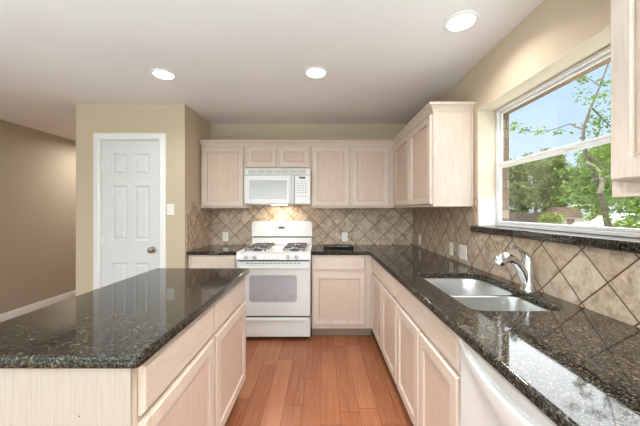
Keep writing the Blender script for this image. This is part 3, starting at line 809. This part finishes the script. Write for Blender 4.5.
q = MB(); q.rects(P, mxd+0.002, mx1, mz0+0.004, mz1-0.079, [(0, 0), (0, 0.018), (0.006, 0.026)]); kp = q.build('keypad', M['appl'], mw)
q = MB(); q.pbox(P, mxd+0.055, mxd+0.125, mz1-0.118, mz1-0.100, 0.0262, 0.0275); q.build('display', M['slot'], kp)
for r_ in range(7):
    for c_ in range(4):
        if r_ in (0, 1, 6) and c_ == 3: continue
        xa = mxd+0.030+c_*(0.030 if r_ not in (0, 1, 6) else 0.045); za = mz1-0.142-r_*0.026-(0.016 if r_ == 6 else 0)
        q = MB(); q.pbox(P, xa, xa+0.016, za-0.010, za-0.002, 0.0262, 0.0270); q.build('key', M['key'], kp)
q = MB(); q.box(-0.58, -0.40, 3.43, 3.51, mz0-0.004, mz0-0.0005); q.build('lamp_lens', M['lens'], mw)
lp = lamp('cooktop_lamp', 'AREA', (-0.49-(mx0+mx1)/2, 0.02, -0.008), (0, 0, 0), 2.4, (1.0, 0.82, 0.60), mw, shape='RECTANGLE', size=0.16, size_y=0.07)

# ================================================================== SMALL THINGS
def outlet(label, side, front, u, v, wd=0.070, ht=0.115, gang=1):
    P = facing(side, front)
    c = P(u, v, 0); o = thing('wall_outlet', (c[0], c[1], v), label, 'outlet', 'white outlet plates on the tiled walls')
    q = MB(); q.rects(P, u-wd/2, u+wd/2, v-ht/2, v+ht/2, [(0, 0.0003), (0.0, 0.003), (0.003, 0.006)]); q.build('cover_plate', M['plastic'], o)
    for gi in range(gang):
        uc = u + (gi-(gang-1)/2)*0.046
        for dz in (-0.02, 0.02):
            q = MB(); q.loft([[P(a, b_, 0.0062) for a, b_ in rrect(uc-0.016, uc+0.016, v+dz-0.014, v+dz+0.014, 0.007, 4)], [P(a, b_, 0.0075) for a, b_ in rrect(uc-0.0155, uc+0.0155, v+dz-0.0135, v+dz+0.0135, 0.007, 4)]])
            so = q.build('socket', M['plastic'], o)
            q = MB()
            for dx in (-0.006, 0.006): q.pbox(P, uc+dx-0.0012, uc+dx+0.0012, v+dz-0.002, v+dz+0.006, 0.0076, 0.0080)
            q.build('slots', M['slot'], so)
    return o
outlet('white outlet on the back splash left of the white range', '-Y', BY-TT, -1.208, 1.010)
outlet('white outlet on the back splash behind the black tray', '-Y', BY-TT, 0.300, 1.008)
outlet('white outlet on the window-side splash nearest the back corner', '-X', RX-TT, 3.43, 1.003)
outlet('middle white outlet plate on the window-side splash, single width', '-X', RX-TT, 2.600, 1.003)
outlet('double-width white outlet plate on the splash nearest the faucet', '-X', RX-TT, 2.385, 1.003, 0.118, 0.118, 2)
P = facing('-Y', PY)
ls = thing('light_switch', (-1.555, PY, 1.352), 'white light switch on the beige wall beside the pantry door', 'switch')
q = MB(); q.rects(P, -1.594, -1.516, 1.292, 1.412, [(0, 0.0003), (0, 0.003), (0.003, 0.006)]); q.build('cover_plate', M['plastic'], ls)
q = MB(); q.pbox(P, -1.561, -1.549, 1.340, 1.364, 0.0061, 0.0085); q.pbox(P, -1.559, -1.551, 1.350, 1.360, 0.0085, 0.018, 0.001); q.build('toggle', M['plastic'], ls)
tr = thing('tray', (0.195, 3.35, CT1), 'flat black tray lying on the counter below an outlet', 'tray')
q = MB(); ro = lambda i, z: [(x, y, z) for x, y in rrect(0.030+i, 0.365-i, 3.245+i, 3.44-i, 0.015, 4)]
q.loft([ro(0.012, CT1+0.0005), ro(0.003, CT1+0.006), ro(0.0, CT1+0.030), ro(0.006, CT1+0.030), ro(0.010, CT1+0.024)]); q.build('tray_body', M['black'], tr)

# downlights
def downlight(label, x, y, energy, first=None, spread=140):
    if first is None:
        o = thing('ceiling_downlight', (x, y, CEIL), label, 'light', 'recessed ceiling downlights')
        q = MB(); q.lathe((x, y, CEIL), [(0.098, -0.0005), (0.098, -0.006), (0.090, -0.010), (0.074, -0.008), (0.070, -0.0015)], 'Z', 36); q.build('trim_ring', M['trim'], o, True)
        q = MB(); q.lathe((x, y, CEIL), [(0.0715, -0.0082), (0.0715, -0.0105), (0.002, -0.0130)], 'Z', 36, True, True); q.build('lens', M['lens'], o)
        lamp('downlight_lamp', 'AREA', (0, 0, -0.016), (0, 0, 0), energy, (1.0, 0.97, 0.94), o, shape='DISK', size=0.14, spread=math.radians(spread))
        return o
    return dup(first, (x, y, CEIL), label)
d0 = downlight('middle ceiling downlight, above the floor in front of the range', -0.04, 2.33, 5.0)
downlight('ceiling downlight on the left, above the island and pantry door', -1.268, 2.36, 15, d0)
downlight('ceiling downlight nearest the window, above the sink counter', 0.815, 1.705, 15, d0)

hl = downlight('hallway ceiling downlight behind the pantry block', -3.25, 4.7, 20, None, 170)

downlight('added fill downlight above the walkway between island and sink, nearest the viewer', 0.22, 1.10, 9, None, 84)  # unseen lamp added to brighten the island side and right-hand tiles

# ================================================================== GARDEN
def ground_quads():
    q = MB(); q.poly([(1.43, -30, -0.2), (90, -30, -0.2), (90, 110, -0.2), (1.43, 110, -0.2)]); return q
struct('bounce_slab', MB().box(1.43, 4.2, -6, 6, -0.2, -0.16), M['palebounce'])  # unseen pale slab added to bounce light up into the window recess
go = ground_quads().build('lawn', M['grass']); go['kind'] = 'structure'
def leaf_cloud(mb, blobs, n, size, rnd, flat=0.5):
    """leaves scattered through the shells of some blobs (centre, radii)"""
    tot = sum(b[1][0]*b[1][1]+b[1][0]*b[1][2] for b in blobs)
    for (c, r) in blobs:
        k = int(n*(r[0]*r[1]+r[0]*r[2])/tot)
        for _ in range(k):
            d = Vector((rnd.gauss(0, 1), rnd.gauss(0, 1), rnd.gauss(0, 1))).normalized()
            rad = 0.55 + 0.5*rnd.random()
            p = Vector((c[0]+d.x*r[0]*rad, c[1]+d.y*r[1]*rad, c[2]+d.z*r[2]*rad))
            a = Vector((rnd.gauss(0, 1), rnd.gauss(0, 1), rnd.gauss(0, flat))).normalized()
            b_ = a.cross(Vector((rnd.gauss(0, flat), rnd.gauss(0, flat), 1))).normalized()
            s_ = size*(0.7+0.6*rnd.random()); nn = a.cross(b_).normalized()
            tip = p + a*s_; m_ = p + a*s_*0.5 - nn*s_*0.08
            mb.face([mb.b.verts.new(p), mb.b.verts.new(m_+b_*s_*0.28), mb.b.verts.new(tip), mb.b.verts.new(m_-b_*s_*0.28)])
def tree(name, label, x, y, h, rad, nleaf, size, mat, seed, low=0.12, group='background trees in the garden'):
    rnd = random.Random(seed)
    o = thing(name, (x, y, -0.2), label, 'tree', group)
    q = MB(); q.tube([(x, y, -0.2), (x+0.1, y, h*0.3), (x-0.05, y+0.1, h*0.6), (x, y, h*0.8)], [rad*0.10, rad*0.08, rad*0.05, rad*0.02], 8)
    for i in range(5):
        a = i*1.256+rnd.random(); z = h*(0.3+0.08*i)
        q.tube([(x, y, z), (x+math.cos(a)*rad*0.35, y+math.sin(a)*rad*0.35, z+h*0.10), (x+math.cos(a)*rad*0.7, y+math.sin(a)*rad*0.7, z+h*0.16)], [rad*0.035, rad*0.022, rad*0.008], 6)
    q.build('trunk', M['bark'], o, True)
    blobs = []
    for i in range(20):
        a = rnd.random()*2*PI; rr = rad*0.62*math.sqrt(rnd.random()); z = h*(low+0.08+(0.86-low)*rnd.random())
        k = 1-0.5*abs(z/h-0.5); s_ = rad*(0.30+0.22*rnd.random())*k
        blobs.append(((x+math.cos(a)*rr*k, y+math.sin(a)*rr*k, z), (s_, s_, s_*1.1)))
    q = MB(); leaf_cloud(q, blobs, nleaf, size, rnd); q.build('foliage', mat, o)
def at(px, D): return ((px-321)*D/F, D)
specs = [ # pixel column, distance, height, radius, look
    (512, 23, 5.3, 1.5, 'far', 'small leafy tree just behind the left end of the wooden fence'),
    (555, 23.5, 5.6, 1.5, 'far', 'leafy tree behind the right end of the wooden fence, left of the shed'),
    (600, 23, 6.0, 1.5, 'mid', 'green tree right of the shed, seen behind the forked trunk'),
    (643, 23.5, 6.4, 1.5, 'mid', 'green tree behind the parked white car'),
    (497, 29, 6.6, 1.9, 'far', 'tree next to the brick reveal, leftmost of the far trees'),
    (535, 30, 7.3, 1.9, 'far', 'taller leafy tree rising behind the middle of the wooden fence'),
    (578, 30, 8.4, 1.9, 'far', 'tall leafy tree standing directly behind the shed roof'),
    (619, 30, 9.2, 1.9, 'mid', 'tall green tree behind the near cabinet edge'),
    (664, 30, 9.6, 1.9, 'mid', 'green tree farthest to the right beyond the window'),
    (514, 38, 7.8, 2.4, 'far', 'distant tree filling the gap above the fence at its left'),
    (556, 38, 9.3, 2.4, 'far', 'distant tree crown showing between fence and shed trees'),
    (598, 38, 10.6, 2.4, 'mid', 'distant tall tree crown behind the forked tree'),
    (645, 38, 11.5, 2.4, 'mid', 'most distant tall tree on the right side'),
]
for i, (px, D, h, r, look, lab) in enumerate(specs):
    x, y = at(px, D)
    tree('garden_tree', lab, x, y, h, r, 3200, 0.36, M['leaf_far' if look == 'far' else 'leaf_mid'], 100+i)
# low shrubs before the fence
for i, (px, D, h, r, lab) in enumerate([(553, 17.5, 1.25, 0.9, 'low green shrub in front of the fence left of the shed'), (597, 17.6, 1.9, 0.9, 'green shrub right of the shed in front of the white car'), (632, 13, 1.15, 0.9, 'low green shrub under the near cabinet corner by the car')]):
    x, y = at(px, D); rnd = random.Random(40+i)
    o = thing('garden_shrub', (x, y, -0.2), lab, 'shrub', 'garden shrubs')
    q = MB(); q.tube([(x, y, -0.2), (x, y, h*0.6)], [0.05, 0.02], 6); q.build('stem', M['bark'], o)
    q = MB(); leaf_cloud(q, [((x+rnd.uniform(-.5, .5)*r, y+rnd.uniform(-.4, .4)*r, h*rnd.uniform(.25, .75)), (r*.55, r*.55, h*.3)) for _ in range(6)], 900, 0.16, rnd); q.build('foliage', M['leaf_mid'], o)
# the near forked tree
def near_tree():
    rnd = random.Random(5)
    D0 = 6.2
    def pt(px, py, dD=0.0):
        D = D0+dD; return ((px-321)*D/F, D, CH-(py-211)*D/F)
    bx, by = at(618, D0)
    o = thing('forked_tree', (bx, by, -0.2), 'near slender tree with forked leaning trunk and loose bright leaves', 'tree')
    q = MB()
    q.tube([(bx+0.25, by, -0.2), pt(613, 240), pt(607, 222), pt(603, 203), pt(598.5, 188), pt(592, 171), pt(586.5, 155), pt(583, 138), pt(584, 126), pt(591, 107), pt(600, 86), pt(608, 64), pt(614, 44), pt(618, 20), pt(614, -10)],
           [0.075, 0.07, 0.062, 0.054, 0.047, 0.041, 0.035, 0.030, 0.026, 0.022, 0.018, 0.016, 0.013, 0.010, 0.006], 8)
    q.tube([pt(586.5, 155), pt(594, 160, -0.1), pt(606, 167, -0.2), pt(622, 176, -0.3), pt(640, 180, -0.3)], [0.03, 0.022, 0.017, 0.012, 0.007], 6)
    q.tube([pt(591, 107), pt(600, 116, 0.2), pt(612, 128, 0.3), pt(630, 135, 0.3)], [0.02, 0.016, 0.012, 0.006], 6)
    q.tube([pt(584, 130), pt(570, 124, 0.3), pt(552, 130, 0.4), pt(530, 132, 0.5), pt(516, 128, 0.6)], [0.018, 0.013, 0.010, 0.007, 0.004], 6)
    q.tube([pt(600, 86), pt(588, 78, 0.2), pt(578, 76, 0.2)], [0.014, 0.009, 0.004], 6)
    q.tube([pt(614, 44), pt(640, 20, 0.3), pt(665, -20, 0.4)], [0.014, 0.010, 0.005], 6)
    q.tube([pt(617, 20), pt(596, -10, 0.3), pt(580, -45, 0.4)], [0.012, 0.009, 0.004], 6)
    q.tube([pt(616, 5), pt(634, -40, 0.2), pt(630, -80, 0.3)], [0.010, 0.008, 0.004], 6)
    q.build('trunk', M['bark'], o, True)
    q = MB(); q.tube([pt(600, 193, -0.08), pt(602, 183, -0.10), pt(600, 172, -0.12), pt(594, 166, -0.12), pt(587, 162, -0.1)], [0.04, 0.038, 0.03, 0.026, 0.02], 8)
    q.tube([pt(600, 180, -0.1), pt(604, 178, -0.12), pt(609, 176, -0.15), pt(611, 173, -0.15)], [0.022, 0.018, 0.014, 0.009], 6)
    lb = q.build('pale_limb', M['palebark'], o, True); lb['label'] = 'pale bare limb forking off the trunk'
    q = MB()
    cl = [(590, 92, .26), (600, 100, .2), (572, 54, .12), (598, 50, .14), (586, 66, .10), (614, 58, .12), (628, 44, .12), (584, 80, .08), (606, 116, .20), (598, 120, .14), (578, 78, .06), (560, 132, .05), (541, 132, .08), (526, 130, .06), (514, 126, .06), (588, 126, .22), (606, 140, .3), (600, 132, .24),
          (604, 156, .34), (620, 158, .4), (612, 172, .34), (634, 168, .4), (594, 150, .26), (626, 190, .4), (640, 200, .4), (610, 205, .26), (622, 212, .3), (590, 195, .22), (580, 186, .2), (588, 206, .22), (576, 170, .22), (570, 198, .2), (646, 216, .3), (636, 148, .34),
          (612, 80, .16), (622, 60, .16), (640, 30, .14), (660, -10, .14), (590, -20, .14), (606, 12, .12), (582, -44, .12), (632, -60, .14), (624, -10, .12), (650, 10, .12)]
    for (px, py, r) in cl:
        c = pt(px, py, rnd.uniform(-0.3, 0.4)); dense = py > 140
        leaf_cloud(q, [(c, (r*1.5, r*1.5, r*0.8))], int((40+r*330) if dense else (10+r*190)), 0.085, rnd, 0.6)
    q.build('foliage', M['leaf_near'], o)
near_tree()
# fence
fx0, fy0_ = at(496, 19.5); fx1, fy1_ = at(562, 19.5)
fo = thing('wooden_fence', (fx0, fy0_, -0.2), 'weathered board fence at the far end of the garden', 'fence')
nb = int((fx1-fx0)/0.15); q = MB()
for i in range(nb): q.box(fx0+i*0.15, fx0+i*0.15+0.135, fy0_, fy0_+0.02, -0.2, 1.22+0.03*math.sin(i*2.1), 0.004)
q.build('boards', M['fence'], fo)
for z in (0.2, 0.95): MB().box(fx0, fx1, fy0_+0.021, fy0_+0.06, z, z+0.09).build('rail', M['fence'], fo)
for i in range(4): MB().box(fx0+i*(fx1-fx0-0.1)/3, fx0+i*(fx1-fx0-0.1)/3+0.1, fy0_+0.061, fy0_+0.16, -0.2, 1.25).build('post', M['fence'], fo)
# shed
sx, sy = at(572, 20)
so = thing('garden_shed', (sx, sy, -0.2), 'small pale shed with brown roof beyond the lawn', 'shed')
q = MB(); q.box(sx-0.8, sx+0.8, sy, sy+1.4, -0.2, 0.94); q.build('walls', M['shedwall'], so)
q = MB(); q.loft([[(sx-0.75, sy-0.1, 0.945), (sx+0.75, sy-0.1, 0.945), (sx+0.75, sy+1.5, 0.945), (sx-0.75, sy+1.5, 0.945)], [(sx-0.62, sy+0.2, 1.6), (sx+0.62, sy+0.2, 1.6), (sx+0.62, sy+1.2, 1.6), (sx-0.62, sy+1.2, 1.6)]]); q.build('roof', M['shedroof'], so)
q = MB(); q.box(sx-0.35, sx+0.15, sy-0.02, sy-0.001, 0.0, 0.8); q.build('door', M['shedroof'], so)
# car
cx, cy = at(640, 15)
co = thing('parked_car', (cx, cy, -0.2), 'white car parked beyond the lawn behind the trees', 'car')
def carsec(y_, pts): return [(cx+a, y_, z-0.2) for a, z in pts]
prof_b = [(-2.1, 0.30), (-2.15, 0.65), (-1.9, 0.85), (-1.0, 0.95), (1.4, 0.97), (2.05, 0.88), (2.15, 0.55), (2.1, 0.30)]
q = MB(); q.loft([carsec(cy, prof_b), carsec(cy+0.1, [(a*1.0, z) for a, z in prof_b]), carsec(cy+1.6, prof_b), carsec(cy+1.7, prof_b)]); q.build('body', M['carpaint'], co)
prof_c = [(-1.05, 0.955), (-0.45, 1.38), (0.75, 1.40), (1.45, 0.975)]
q = MB(); q.loft([carsec(cy+0.12, prof_c), carsec(cy+0.22, [(a*0.94, z) for a, z in prof_c]), carsec(cy+1.58, prof_c)]); cb = q.build('cabin', M['carpaint'], co)
q = MB(); q.loft([carsec(cy+0.10, [(-0.85, 1.0), (-0.42, 1.32), (0.7, 1.33), (1.2, 1.0)]), carsec(cy+0.118, [(-0.85, 1.0), (-0.42, 1.32), (0.7, 1.33), (1.2, 1.0)])]); q.build('side_window', M['carglass'], cb)
for wx in (-1.35, 1.35):
    for wy in (cy-0.02, cy+1.52):
        q = MB(); q.lathe((cx+wx, wy, 0.11), [(0.31, 0), (0.31, 0.2)], 'Y', 20); q.lathe((cx+wx, wy-0.005, 0.11), [(0.18, 0), (0.18, 0.004)], 'Y', 16); q.build('wheel', M['tyre'], co)
